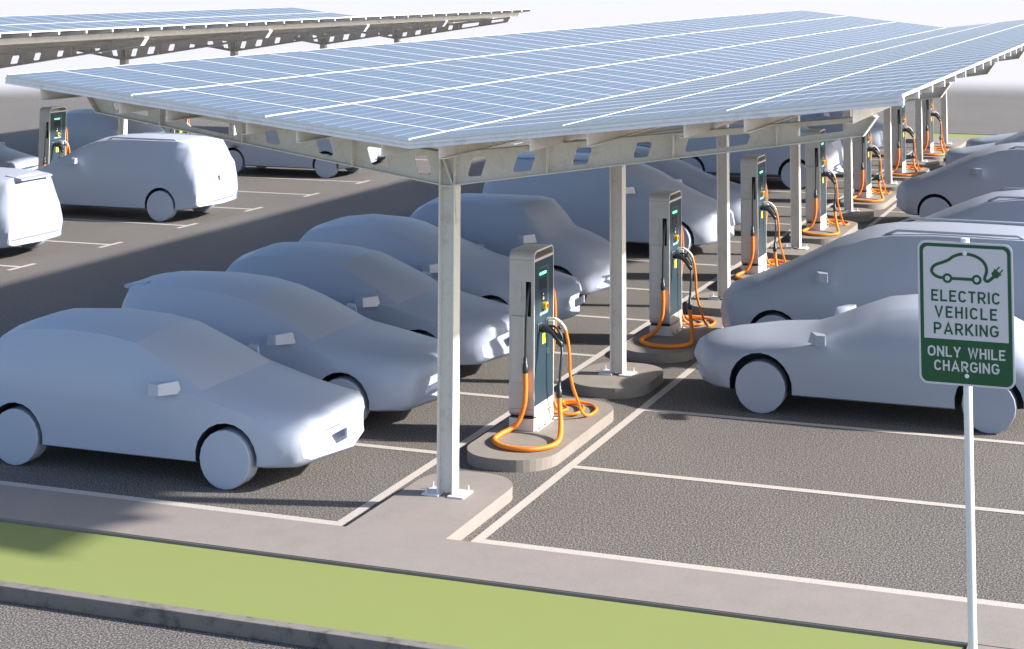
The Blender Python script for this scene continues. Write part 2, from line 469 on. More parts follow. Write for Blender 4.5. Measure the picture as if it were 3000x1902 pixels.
def column_parts():
    bm = bmesh.new(); t = .011
    box(bm, 0, t, 0, .146, ZI+.018, 2.956); box(bm, .161-t, .161, 0, .146, ZI+.018, 2.956)
    box(bm, t-.001, .161-t+.001, .068, .078, ZI+.018, 2.955)
    prism(bm, [(.01, 2.94), (.136, 2.94), (.105, 2.60), (.04, 2.60)], 'x', .1612, .168)
    o = finish('column', bm, M['steel'])
    bm = bmesh.new(); box(bm, .125, .287, -.043, .194, ZI, ZI+.017, .002); finish('base_plate', bm, M['plate'], o)
    bm = bmesh.new(); box(bm, -.137, .035, -.043, .194, ZI, ZI+.017, .002); finish('base_plate', bm, M['plate'], o)
    for x, y in ((.249, .007), (.251, .168), (-.111, .168), (-.108, .004)):
        bm = bmesh.new(); cyl(bm, (x, y, ZI+.04), .0065, .05, 'z', 8); cyl(bm, (x, y, ZI+.022), .013, .012, 'z', 6)
        finish('bolt', bm, M['plate'], o)
    for x, y, z in ((.1690, .045, 2.64), (.1690, .100, 2.64)):
        bm = bmesh.new(); cyl(bm, (x, y, z), .008, .006, 'x', 6); finish('bolt', bm, M['steel'], o)
    return o
def inframe(p):
    from bpy_extras.object_utils import world_to_camera_view as w2
    c = w2(sc, camo, Vector(p)); return c.x > -.02 and c.x < 1.02 and c.z > 0
def panel_xf(row, u0, sgn):
    """placement of one panel: starts at valley side"""
    y = Y0R+row*PW+.006
    if sgn > 0: return (XV+u0, y, ROOF(u0)+.0), (0, -th, 0)
    return (XV-u0, y+PW-.012, ROOF(u0)), (0, -th, math.pi)
bpy.context.view_layer.update()
protoB = beam_parts(0); protoC = column_parts()
purl = [purlin_mesh(u, -1 if i % 2 else 1) for i, u in enumerate(PU)]
def canopy(dx, label):
    root = empty('solar_canopy', (dx, 0, 0))
    tag(root, label, 'solar canopy', 'solar canopies over the charging bays')
    first = dx == 0
    for n in range(8):
        for pr in (protoB, protoC):
            if first and n == 0: pr.parent = root; pr.location = (0, 0, 0); continue
            c = copy_tree(pr, root); c.location = (0, S*n, 0)
    for p in purl:
        if first: p.parent = root
        else: copy_tree(p, root)
    for k in range(NP+1):
        o = bpy.data.objects.new('rail', RM); COL.objects.link(o); o.parent = root
        o.location = (0, Y0R+k*PW-(.045 if k == NP else 0), 0)
    cand = []
    for row in range(NP):
        for i in range(3):
            for sgn in (-1, 1):
                u0 = .012+i*1.4725 if i else .012
                loc, rot = panel_xf(row, u0, sgn)
                cc = Vector((loc[0]+sgn*.7+dx, loc[1], loc[2]))
                vis = inframe(cc); cand.append(((cc-camo.location).length+(0 if vis else 1000), loc, rot))
    cand.sort(key=lambda c: c[0])
    for d, loc, rot in cand[:100]:
        o = bpy.data.objects.new('solar_panel', PM); COL.objects.link(o); o.parent = root
        o.location = loc; o.rotation_euler = rot
    # the farther panels as one part
    bm = bmesh.new()
    for d, loc, rot in cand[100:]:
        n0 = len(bm.verts); bm.from_mesh(PM); bm.verts.ensure_lookup_table()
        from mathutils import Euler
        mt = Matrix.Translation(loc) @ Euler(rot).to_matrix().to_4x4()
        bmesh.ops.transform(bm, matrix=mt, verts=bm.verts[n0:])
    me = bpy.data.meshes.new('solar_panels'); bm.to_mesh(me); bm.free()
    for m in (M['frame'], M['cells'], M['back']): me.materials.append(m)
    o = bpy.data.objects.new('solar_panels', me); COL.objects.link(o); o.parent = root; o['kind'] = 'stuff'
    return root
canopy(0, 'large butterfly-roofed solar canopy in the middle covering the near charging bays')
canopy(DX2, 'farther solar canopy at the upper left seen mostly from below its raised eave')

# ------------------------------------------------------------------ charging station
def make_charger():
    root = empty('charging_station')
    X0, X1, Yf, Yb = -.223, .063, 2.315-2.5, 2.905-2.5        # local: island centre at y = 2.5
    z0 = ZI
    r = .085
    outer = rounded([(Yf, .262), (Yb, .262), (Yb, 2.0), (Yf, 2.0)], [.07, .07, r, r], 6)
    # shell: wrap with an open slot under its top, thin light rim on the panel side
    bm = bmesh.new(); prism(bm, outer, 'x', X0, X1-.006)
    cab = finish('cabinet', bm, M['cabinet'], root, 30)
    # cut the handle slot through the top
    bm = bmesh.new(); prism(bm, rounded([(Yf+.02, 1.912), (Yb-.02, 1.912), (Yb-.02, 1.978), (Yf+.02, 1.978)], [.005, .005, .045, .045], 5), 'x', X0+.12, X1+.05)
    cut = finish('cut', bm, M['cabinet'])
    bm = bmesh.new(); box(bm, -.033, .028, Yf-.05, Yf+.06, 1.315, 1.68)
    cut2 = finish('cut2', bm, M['slotm'])
    for c in (cut, cut2):
        md = cab.modifiers.new('b', 'BOOLEAN'); md.operation = 'DIFFERENCE'; md.object = c; md.solver = 'EXACT'; md.material_mode = 'TRANSFER'
    dg = bpy.context.evaluated_depsgraph_get(); dg.update()
    me = bpy.data.meshes.new_from_object(cab.evaluated_get(dg)); cab.modifiers.clear(); cab.data = me; me.name = 'cabinet'
    for c in (cut, cut2): bpy.data.objects.remove(c)
    shade(me, 30)
    # rim
    inner = rounded([(Yf+.013, .30), (Yb-.013, .30), (Yb-.013, 1.982), (Yf+.013, 1.982)], [.01, .01, r-.02, r-.02], 6)
    plate2d('rim', [(a, b) for a, b in outer], [[(a, b) for a, b in inner]], .007,
            Matrix(((0, 0, 1, X1-.0035), (1, 0, 0, 0), (0, 1, 0, 0), (0, 0, 0, 1))), M['edge'], root)
    bm = bmesh.new(); box(bm, X1-.008, X1-.0005, Yf+.014, Yb-.014, 1.884, 1.911); finish('cross_bar', bm, M['edge'], root)
    fp = BOX('front_panel', (X1-.0055, X1-.002, Yf+.014, Yb-.014, .374, 1.884), M['blue'], root)
    lp = BOX('lower_panel', (X1-.0055, X1-.002, Yf+.014, Yb-.014, .27, .373), M['edge'], root)
    bm = bmesh.new(); box(bm, X0, X1, Yf, Yb, z0, .246, .004); finish('plinth', bm, M['edge'], root)
    bm = bmesh.new(); box(bm, X0+.012, X1-.012, Yf+.012, Yb-.012, .245, .263); finish('plinth_gap', bm, M['slotm'], root)
    bm = bmesh.new(); box(bm, X0-.03, X1+.035, Yf+.02, Yb+.03, z0-.001, z0+.006); finish('foot_plate', bm, M['edge'], root)
    for y in (Yf+.10, Yf+.28, Yb-.07):
        bm = bmesh.new(); cyl(bm, (X1+.02, y, z0+.022), .006, .032, 'z', 8); cyl(bm, (X1+.02, y, z0+.010), .011, .009, 'z', 6)
        finish('bolt', bm, M['bolt'], root)
    Y = lambda y: y-2.5
    # recessed control strip
    bm = bmesh.new(); x = X1-.0015
    box(bm, x, x+.002, Y(2.725), Y(2.735), 1.30, 1.80); box(bm, x, x+.002, Y(2.475), Y(2.725), 1.795, 1.80)
    finish('trim', bm, M['label'], root)
    BOX('status_light', (x, x+.004, Y(2.485), Y(2.67), 1.722, 1.748), M['led'], root)
    BOX('screen', (x, x+.004, Y(2.487), Y(2.684), 1.562, 1.684), M['screen'], root)
    cr = BOX('card_reader', (x, x+.005, Y(2.537), Y(2.621), 1.44, 1.537), M['screen'], root)
    bm = bmesh.new(); box(bm, x+.006, x+.007, Y(2.560), Y(2.600), 1.452, 1.475); box(bm, x+.006, x+.007, Y(2.560), Y(2.600), 1.479, 1.486)
    cyl(bm, (x+.0065, Y(2.58), 1.512), .013, .001, 'x', 14); finish('symbol', bm, M['swhite'], cr)
    bm = bmesh.new(); cyl(bm, (x+.02, Y(2.607), 1.383), .041, .04, 'x', 20); es = finish('emergency_stop', bm, M['yellow'], root, 40)
    bm = bmesh.new(); cyl(bm, (x+.042, Y(2.607), 1.383), .024, .012, 'x', 18); finish('button', bm, M['red'], es, 40)
    BOX('label_strip', (x, x+.0025, Y(2.479), Y(2.724), 1.292, 1.325), M['label'], root)
    st = BOX('warning_sticker', (x, x+.002, Y(2.562), Y(2.656), .982, 1.088), M['sticker'], root)
    bm = bmesh.new(); prism(bm, [(Y(2.612), 1.05), (Y(2.602), 1.033), (Y(2.609), 1.033), (Y(2.605), 1.018), (Y(2.616), 1.037), (Y(2.609), 1.037)], 'x', x+.0022, x+.003)
    finish('symbol', bm, M['yellow'], st)
    bm = bmesh.new(); cyl(bm, (x+.006, Y(2.735), .878), .033, .012, 'x', 20, .029); finish('lock', bm, M['chrome'], root, 40)
    # raised plates on the side facing the road
    bm = bmesh.new(); pts = rounded([(-.134, 1.446), (-.080, 1.446), (-.080, 1.681), (-.134, 1.681)], .02, 5); prism(bm, pts, 'y', Yf-.012, Yf+.001)
    finish('hose_rest', bm, M['cabinet'], root)
    bm = bmesh.new(); box(bm, -.193, -.043, Yf-.028, Yf+.001, .622, 1.318, .006); finish('service_cover', bm, M['cabinet'], root)
    bm = bmesh.new(); box(bm, X0+.002, X1-.004, Yf-.0006, Yf+.0005, 1.9045, 1.907); box(bm, X0+.002, X1-.004, Yf-.0006, Yf+.0005, .343, .346)
    finish('seam', bm, M['slotm'], root)
    # sockets
    for (yc, zc) in ((2.475, 1.178), (2.722, 1.195)):
        bm = bmesh.new(); box(bm, x, x+.012, Y(yc-.055), Y(yc+.055), zc-.05, zc+.045, .004)
        s_ = finish('socket', bm, M['chrome'], root)
        bm = bmesh.new(); box(bm, x+.012, x+.016, Y(yc-.035), Y(yc+.035), zc-.04, zc+.03, .001); finish('socket_face', bm, M['slotm'], s_)
    # black fast-charge connector
    bm = bmesh.new(); yc = Y(2.475)
    sweep(bm, [Vector((x+.014, yc, 1.17)), Vector((x+.06, yc, 1.168)), Vector((x+.11, yc, 1.160)), Vector((x+.15, yc, 1.135)), Vector((x+.20, yc, 1.08)), Vector((x+.245, yc, 1.02)), Vector((x+.262, yc, .985))],
          [.043, .043, .041, .034, .030, .030, .020], 14)
    con = finish('connector', bm, M['black'], root)
    bm = bmesh.new()
    sweep(bm, catmull([(x+.10, yc, 1.195), (x+.16, yc, 1.20), (x+.215, yc, 1.165), (x+.255, yc, 1.105), (x+.262, yc, 1.055), (x+.235, yc, 1.035)], 4), .013, 8)
    finish('handle', bm, M['black'], con)
    # hanging cable + orange loop in front
    bm = bmesh.new(); P = [(.006, Yf+.05, 1.675), (.0, Yf-.01, 1.55), (-.004, Yf-.045, 1.38), (-.013, Yf-.052, 1.1), (-.016, Yf-.052, .80)]
    sweep(bm, catmull(P, 6), .0135, 10); finish('cable', bm, M['black'], root)
    bm = bmesh.new(); sweep(bm, [Vector((-.015, Yf-.052, z)) for z in (.90, .89, .83, .825, .745, .735)], [.016, .022, .022, .031, .031, .027], 14)
    finish('cable_sleeve', bm, M['black'], root)
    O = [(-.014, Yf-.052, .75), (-.012, Yf-.053, .55), (-.03, Yf-.055, .37), (-.09, Yf-.08, .22), (-.16, 2.19-2.5, .160), (-.195, 2.02-2.5, .150), (-.175, 1.80-2.5, .148), (-.03, 1.63-2.5, .148), (.15, 1.575-2.5, .148),
         (.33, 1.615-2.5, .148), (.46, 1.77-2.5, .150), (.475, 1.95-2.5, .155), (.43, 2.14-2.5, .185), (.375, 2.29-2.5, .27), (.338, 2.36-2.5, .40), (.33, 2.365-2.5, .50)]
    bm = bmesh.new(); sweep(bm, catmull(O, 8), .0275, 12, (.011, .0026)); hz = finish('orange_hose', bm, M['hose'], root)
    bm = bmesh.new(); sweep(bm, [Vector((.33, 2.366-2.5, z)) for z in (.485, .495, .57, .575, .635, .645)], [.027, .031, .031, .022, .020, .015], 14)
    finish('cable_sleeve', bm, M['black'], root)
    bm = bmesh.new(); P = [(.33, 2.366-2.5, .60), (.333, 2.378-2.5, .754), (.33, 2.378-2.5, .90), (.318, 2.40-2.5, .97), (.30, 2.43-2.5, 1.0), (x+.262, yc, .985)]
    P = [(.33, 2.366-2.5, .60), (.335, 2.39-2.5, .754), (.335, 2.42-2.5, .88), (.328, 2.455-2.5, .955), (x+.255, yc, 1.0)]
    sweep(bm, catmull(P, 6), .0145, 10); finish('cable', bm, M['black'], root)
    # white connector and thin orange hose coiled behind
    yw = Y(2.722); bm = bmesh.new()
    sweep(bm, catmull([(x+.012, yw, 1.222), (x+.08, yw+.01, 1.225), (x+.14, yw+.022, 1.190), (x+.185, yw+.03, 1.135), (x+.20, yw+.03, 1.10)], 5), [.012]*5+[.016]*6+[.0155]*10, 10)
    wc = finish('connector', bm, M['whitep'], root)
    bm = bmesh.new(); box(bm, x+.012, x+.085, yw-.028, yw+.028, 1.155, 1.212, .008); finish('connector_head', bm, M['whitep'], wc)
    bm = bmesh.new(); sweep(bm, [Vector((x+.14, yw-.03, 1.16)), Vector((x+.165, yw-.03, 1.125))], .018, 10); finish('connector_cap', bm, M['black'], wc)
    P = [(x+.198, yw+.03, 1.11), (x+.228, 2.75-2.5, .98), (x+.245, 2.75-2.5, .82), (x+.246, 2.76-2.5, .66), (x+.265, 2.80-2.5, .50), (.352, 2.87-2.5, .35), (.372, 2.95-2.5, .21), (.40, 3.05-2.5, .143), (.43, 3.18-2.5, .140),
         (.40, 3.36-2.5, .140), (.27, 3.52-2.5, .140), (.08, 3.50-2.5, .165), (-.03, 3.44-2.5, .165), (.02, 3.34-2.5, .150), (.10, 3.24-2.5, .142), (.05, 3.10-2.5, .142), (-.06, 3.04-2.5, .142), (-.13, 3.18-2.5, .142), (-.05, 3.42-2.5, .142), (.12, 3.46-2.5, .142), (.27, 3.30-2.5, .160), (.30, 3.08-2.5, .160), (.20, 2.99-2.5, .150), (.11, 3.0-2.5, .17), (.05, 2.98-2.5, .25), (.02, 2.97-2.5, .42), (.01, 2.96-2.5, .64), (.04, 2.95-2.5, .85),
         (.062, 2.95-2.5, 1.05), (.066, 2.95-2.5, 1.25), (.055, 2.94-2.5, 1.45), (.04, 2.90-2.5, 1.545)]
    bm = bmesh.new(); sweep(bm, catmull(P, 7), .0165, 10); finish('orange_hose', bm, M['hose'], root)
    return root
ch = make_charger(); used = False
names = ['nearest charging station with green status light, on the island in front of the second column',
         'second charging station from the road, between the second and third columns',
         'third charging station from the road, between the third and fourth columns',
         'fourth charging station from the road, its top just under the canopy beam',
         'fifth charging station from the road, beside the nose of a parked car on the right',
         'sixth charging station from the road, near the far end of the row',
         'farthest charging station of the main row, by the last column and the green verge']
names2 = {1: None, 2: None, 3: 'charging station standing alone at the far left, beyond the pale van',
          4: 'charging station under the far canopy, mostly hidden behind the roof of the pale van',
          5: 'charging station under the far canopy glimpsed through the beam openings'}
for n in range(7):
    o = ch if n == 0 else copy_tree(ch)
    o.location = (0, 2.5+S*n, 0); tag(o, names[n], 'charging station', 'charging stations on the kerb islands')
for n in (3, 4, 5):
    o = copy_tree(ch); o.location = (DX2, 2.5+S*n, 0); tag(o, names2[n], 'charging station', 'charging stations on the kerb islands')

# ------------------------------------------------------------------ cars
def interp(tbl, x):
    if x >= tbl[0][0]: return tbl[0][1]
    for (a, va), (b, vb) in zip(tbl, tbl[1:]):
        if b <= x <= a: return va+(vb-va)*(a-x)/max(1e-9, a-b)
    return tbl[-1][1]
def body_mesh(c):
    """lofted closed body. nose at x=0, tail at negative x"""
    top = c['top']; xs = [p[0] for p in top]; L = -xs[-1]
    bm = bmesh.new(); rings = []
    bow_f, bow_r = c.get('bow', (.22, .12))
    for x, zt in top:
        ht = interp(c['ht'], x); zs = min(interp(c['zs'], x), zt-.03); hs = interp(c['hs'], x); hm = interp(c['hm'], x)
        zb = interp(c['zb'], x); dr = interp(c['dr'], x); zm = min(interp(c['zm'], x), zs-.05); zm = max(zm, zb+.04)
        half = [(0, zb), (hm-.09, zb), (hm-.02, zb+.03), (hm, zm), (hm-.004, (zm+zs)/2), (hs, zs), ((hs*.30+ht*.70), zs+(zt-dr-zs)*.72), (ht, zt-dr), (ht-.14, zt-dr*.62), (ht*.42, zt-dr*.16), (0, zt)]
        t = -x/L
        ring = []
        def P(y, z):
            q = (y/hm)**2
            b = 0
            if x > -c['cowl']: b = bow_f*(1-.35*(-x/c['cowl']))
            elif x > -c['mid']: b = bow_f*.65*(1-(-x-c['cowl'])/(c['mid']-c['cowl']))
            elif -x > c['mid']: b = -bow_r*((-x-c['mid'])/(L-c['mid']))
            return (x-b*q, y, z)
        for y, z in half: ring.append(P(y, z))
        for y, z in half[-2:0:-1]: ring.append(P(-y, z))
        rings.append([bm.verts.new(p) for p in ring])
    n = len(rings[0]); sharp = c.get('sharp', [])
    for i, (r0, r1) in enumerate(zip(rings, rings[1:])):
        for k in range(n): bm.faces.new((r0[k], r0[(k+1) % n], r1[(k+1) % n], r1[k]))
    bm.faces.new(rings[0]); bm.faces.new(rings[-1][::-1])
    bmesh.ops.recalc_face_normals(bm, faces=bm.faces)
    sh = set()
    if c.get('edge'):
        a, b = c['edge']
        for i in range(a, b):
            for k in (7, n-7): sh.add(frozenset((tuple(rings[i][k].co), tuple(rings[i+1][k].co))))
    for i in sharp:
        r = rings[i]
        for k in range(7, 13): sh.add(frozenset((tuple(r[k].co), tuple(r[k+1].co))))
    me = bpy.data.meshes.new('body'); bm.to_mesh(me); bm.free()
    return me, sh
def make_car(c, mat):
    root = empty(c['name'])
    me, sh = body_mesh(c)
    for m in (mat, M['dark']): me.materials.append(m)
    tmp = bpy.data.objects.new('body', me); COL.objects.link(tmp)
    hw = max(v for _, v in c['hm']); wr = c['wr']; ar = c.get('ar', wr+.055)
    cuts = []
    for wx in c['wx']:
        for sg in (-1, 1):
            bm = bmesh.new(); cyl(bm, (wx, sg*(hw-.10), wr+.01), ar, .42, 'y', 22)
            box_ = None
            cuts.append(finish('cut', bm, M['dark']))
            md = tmp.modifiers.new('b', 'BOOLEAN'); md.operation = 'DIFFERENCE'; md.object = cuts[-1]; md.solver = 'EXACT'
            md.material_mode = 'TRANSFER'
    for attempt in range(3):
        dg = bpy.context.evaluated_depsgraph_get(); dg.update()
        me2 = bpy.data.meshes.new_from_object(tmp.evaluated_get(dg)); me2.name = 'body'
        if len(me2.polygons) > 200: break
        for md in tmp.modifiers:
            if attempt == 0: md.use_self = True
            else: md.solver = 'FAST'
    bpy.data.objects.remove(tmp)
    for o in cuts: bpy.data.objects.remove(o)
    bm = bmesh.new(); bm.from_mesh(me2)
    for f in bm.faces: f.smooth = True
    for e in bm.edges:
        if len(e.link_faces) == 2:
            a, b = e.link_faces
            if a.material_index != b.material_index or e.calc_face_angle(0) > R(c.get('sa', 52)): e.smooth = False
        k = frozenset((tuple(e.verts[0].co), tuple(e.verts[1].co)))
        for s in sh:
            if len(s) == 2:
                s0, s1 = tuple(s)
                if (Vector(s0)-e.verts[0].co).length < 1e-3 and (Vector(s1)-e.verts[1].co).length < 1e-3 or \
                   (Vector(s1)-e.verts[0].co).length < 1e-3 and (Vector(s0)-e.verts[1].co).length < 1e-3: e.smooth = False
    bm.to_mesh(me2); bm.free()
    b = bpy.data.objects.new('body', me2); COL.objects.link(b); b.parent = root
    for wx in c['wx']:
        for sg in (-1, 1):
            bm = bmesh.new(); cyl(bm, (0, 0, 0), wr, .20, 'y', 20)
            es = [e for e in bm.edges if abs(e.verts[0].co.y-e.verts[1].co.y) < 1e-4 and len(e.link_faces) == 2]
            bmesh.ops.bevel(bm, geom=es, offset=.008, segments=1, affect='EDGES')
            wl = finish('wheel', bm, mat, root, 35); wl.location = (wx, sg*(hw-.105), wr)
    for sg in (-1, 1):
        mx, mz = c['mir']; bm = bmesh.new()
        y = interp(c['hs'], mx)
        pts = [(mx-.02, y-.03, mz-.055), (mx+.10, y-.03, mz-.045), (mx+.06, y-.03, mz+.075),
               (mx-.14, y+.19, mz-.035), (mx-.03, y+.18, mz-.03), (mx-.04, y+.17, mz+.075), (mx-.14, y+.18, mz+.08), (mx-.12, y+.07, mz+.075), (mx-.12, y+.06, mz-.03)]
        vv = [bm.verts.new((p[0], sg*p[1], p[2])) for p in pts]
        bmesh.ops.convex_hull(bm, input=vv)
        finish('wing_mirror', bm, mat, root, 40)
    for (x, z, yh) in c.get('plates', []):
        bm = bmesh.new(); s = 1 if x > -1 else -1
        box(bm, x-.012, x+.012, -yh, yh, z-.05, z+.05, .004); finish('number_plate', bm, mat, root)
    for rr in c.get('rails', []):
        x0, x1, y, z0_, z1_ = rr
        for sg in (-1, 1):
            bm = bmesh.new()
            sweep(bm, [Vector((x0, sg*y, z0_-.035)), Vector((x0-.16, sg*y, z0_+.03)), Vector((x1+.16, sg*y, z1_+.03)), Vector((x1, sg*y, z1_-.035))], .018, 6)
            finish('roof_rail', bm, mat, root)
    if 'spoiler' in c:
        x, z, y = c['spoiler']; bm = bmesh.new()
        prism(bm, [(x+.20, z+.045), (x-.12, z-.01), (x-.12, z-.04), (x+.12, z-.075)], 'y', -y, y); finish('spoiler', bm, mat, root)
    return root
def zs_(h, r=.95): return [(0, .50), (-.05, .56), (-.3, .64), (-.8, .76), (-1.3, .88), (-2.6, .93), (-3.75, r), (-4.05, r-.08), (-4.25, .60)]
BASE = dict(
    ht=[(0, .50), (-.1, .56), (-.8, .63), (-1.25, .655), (-2.15, .57), (-3.0, .57), (-3.85, .55), (-4.1, .57), (-4.3, .58)],
    zs=zs_(0), hs=[(0, .60), (-.10, .68), (-.5, .745), (-1.0, .765), (-2.2, .775), (-3.6, .765), (-4.0, .72), (-4.3, .64)],
    hm=[(0, .64), (-.10, .71), (-.5, .765), (-1.0, .785), (-2.2, .79), (-3.6, .785), (-4.0, .75), (-4.3, .68)],
    zb=[(0, .30), (-.1, .24), (-.5, .205), (-3.8, .205), (-4.15, .25), (-4.3, .30)],
    zm=[(0, .42), (-.3, .45), (-3.8, .50), (-4.3, .45)],
    dr=[(0, .03), (-.3, .05), (-1.2, .045), (-1.6, .05), (-2.2, .065), (-3.6, .07), (-4.2, .04)],
    wx=(-.98, -3.43), wr=.28, mir=(-1.60, .90), cowl=1.25, mid=2.6)
def typ(**k):
    d = dict(BASE); d.update(k); return d
HATCH = typ(name='hatchback_car', top=[(0, .58), (-.025, .665), (-.10, .72), (-.42, .775), (-.80, .84), (-1.22, .925), (-1.45, 1.04), (-1.80, 1.19), (-2.12, 1.325), (-2.5, 1.385), (-3.0, 1.41), (-3.5, 1.385), (-3.85, 1.27), (-4.08, 1.03), (-4.2, .80), (-4.26, .58), (-4.24, .40)],
            edge=(5, 12), sharp=[5, 8], plates=[(.008, .47, .17)])
HATCH2 = typ(name='hatchback_car', top=[(0, .60), (-.025, .69), (-.10, .755), (-.42, .815), (-.85, .88), (-1.30, .95), (-1.55, 1.07), (-1.9, 1.22), (-2.22, 1.33), (-2.6, 1.40), (-3.1, 1.43), (-3.55, 1.42), (-3.92, 1.37), (-3.99, 1.24), (-4.10, .95), (-4.18, .62), (-4.16, .40)],
             edge=(5, 12), sharp=[5, 8], plates=[(.008, .47, .17)], mir=(-1.66, .93), spoiler=(-3.93, 1.33, .40))
SALOON = typ(name='saloon_car', top=[(0, .58), (-.03, .66), (-.12, .715), (-.5, .775), (-.95, .85), (-1.42, .93), (-1.62, 1.05), (-1.95, 1.22), (-2.22, 1.36), (-2.5, 1.43), (-3.0, 1.45), (-3.4, 1.40), (-3.75, 1.24), (-4.1, 1.04), (-4.35, .98), (-4.46, .70), (-4.44, .42)],
             sharp=[], plates=[(.008, .47, .17)], wx=(-1.0, -3.62), cowl=1.42, mid=2.8, mir=(-1.80, .93),
             ht=[(0, .44), (-.2, .54), (-.9, .62), (-1.45, .655), (-2.3, .56), (-3.3, .55), (-3.8, .54), (-4.1, .60), (-4.5, .58)],
             zs=[(0, .40), (-.05, .48), (-.3, .60), (-.9, .76), (-1.45, .87), (-2.6, .92), (-3.8, .92), (-4.3, .86), (-4.46, .60)],
             hs=[(0, .50), (-.12, .64), (-.5, .73), (-1.0, .765), (-2.4, .775), (-3.8, .765), (-4.2, .72), (-4.5, .64)],
             hm=[(0, .54), (-.12, .68), (-.5, .755), (-1.0, .785), (-2.4, .79), (-3.8, .785), (-4.2, .75), (-4.5, .68)],
             zb=[(0, .30), (-.1, .24), (-.5, .205), (-3.9, .205), (-4.4, .26), (-4.5, .30)])
ESTATE = typ(SALOON and {}, **{}) if False else None
FAST = dict(SALOON); FAST.update(name='liftback_car', top=[(0, .58), (-.03, .67), (-.12, .735), (-.45, .805), (-.95, .89), (-1.45, 1.0), (-1.80, 1.13), (-2.2, 1.28), (-2.6, 1.42), (-2.9, 1.475), (-3.3, 1.49), (-3.7, 1.44), (-4.0, 1.34), (-4.18, 1.15), (-4.38, .95), (-4.48, .68), (-4.46, .42)], sharp=[])
COUPE = typ(name='coupe_car', top=[(0, .50), (-.05, .62), (-.18, .70), (-.45, .765), (-.85, .825), (-1.35, .86), (-1.60, .94), (-1.95, 1.09), (-2.3, 1.225), (-2.62, 1.27), (-3.1, 1.265), (-3.5, 1.19), (-3.8, 1.04), (-4.05, .92), (-4.15, .70), (-4.13, .42)],
            sharp=[], wx=(-.97, -3.51), wr=.29, ar=.37, cowl=1.35, mid=2.7, mir=(-1.62, .87),
            zs=[(0, .44), (-.05, .50), (-.3, .60), (-.8, .71), (-1.3, .79), (-2.6, .83), (-3.6, .88), (-4.0, .84), (-4.15, .60)],
            ht=[(0, .46), (-.2, .54), (-.8, .60), (-1.35, .62), (-2.3, .50), (-3.1, .50), (-3.6, .52), (-4.15, .56)], bow=(.30, .15))
MPV = typ(name='people_carrier', top=[(0, .50), (-.05, .66), (-.18, .78), (-.45, .88), (-.85, .97), (-1.20, 1.07), (-1.65, 1.27), (-2.05, 1.44), (-2.35, 1.545), (-2.8, 1.60), (-3.4, 1.61), (-3.9, 1.58), (-4.15, 1.48), (-4.32, 1.15), (-4.40, .80), (-4.42, .55), (-4.40, .40)],
          sharp=[], wx=(-.95, -3.60), wr=.30, ar=.36, cowl=1.20, mid=2.8, mir=(-1.50, 1.0),
          zs=[(0, .42), (-.05, .52), (-.3, .68), (-.8, .84), (-1.3, .94), (-2.6, .98), (-3.9, 1.0), (-4.3, .92), (-4.42, .62)],
          ht=[(0, .46), (-.2, .56), (-.8, .64), (-1.25, .66), (-2.3, .60), (-3.4, .59), (-4.0, .57), (-4.42, .60)],
          hs=[(0, .52), (-.12, .66), (-.5, .75), (-1.0, .785), (-2.4, .79), (-3.9, .785), (-4.2, .75), (-4.42, .68)],
          hm=[(0, .56), (-.12, .70), (-.5, .775), (-1.0, .80), (-2.4, .805), (-3.9, .80), (-4.2, .77), (-4.42, .70)],
          zb=[(0, .30), (-.1, .24), (-.5, .21), (-4.0, .21), (-4.3, .26), (-4.42, .32)], rails=[(-2.35, -4.0, .53, 1.53, 1.55)])
VAN = typ(name='people_carrier', top=[(0, .50), (-.04, .70), (-.16, .83), (-.55, .97), (-1.0, 1.15), (-1.55, 1.42), (-2.05, 1.60), (-2.35, 1.645), (-2.9, 1.67), (-3.5, 1.67), (-4.1, 1.645), (-4.42, 1.60), (-4.56, 1.40), (-4.70, 1.15), (-4.78, .81), (-4.80, .59), (-4.77, .44)],
          sharp=[], wx=(-.90, -3.80), wr=.31, ar=.365, cowl=1.0, mid=3.2, mir=(-1.70, 1.14), bow=(.25, .16),
          zs=[(0, .44), (-.05, .56), (-.3, .72), (-.8, .88), (-1.3, 1.02), (-2.6, 1.10), (-4.5, 1.14), (-4.8, 1.05), (-5.02, .62)],
          ht=[(0, .46), (-.2, .56), (-.8, .64), (-1.1, .66), (-2.3, .63), (-3.4, .63), (-4.5, .62), (-4.8, .60), (-5.02, .62)],
          hs=[(0, .52), (-.12, .66), (-.5, .76), (-1.0, .80), (-2.4, .81), (-4.5, .80), (-4.8, .76), (-5.02, .72)],
          hm=[(0, .56), (-.12, .70), (-.5, .785), (-1.0, .82), (-2.4, .83), (-4.5, .82), (-4.8, .79), (-5.02, .74)],
          zb=[(0, .30), (-.1, .24), (-.5, .22), (-4.3, .22), (-4.8, .32), (-5.02, .36)], zm=[(0, .40), (-.3, .47), (-4.4, .56), (-5.02, .50)],
          plates=[(-4.79, .86, .17)], rails=[(-2.30, -4.1, .56, 1.60, 1.60)])
HATCH3 = dict(HATCH); HATCH3.update(top=[(x if x > -2.6 else -2.6+(x+2.6)*.90, z) for x, z in HATCH['top']])
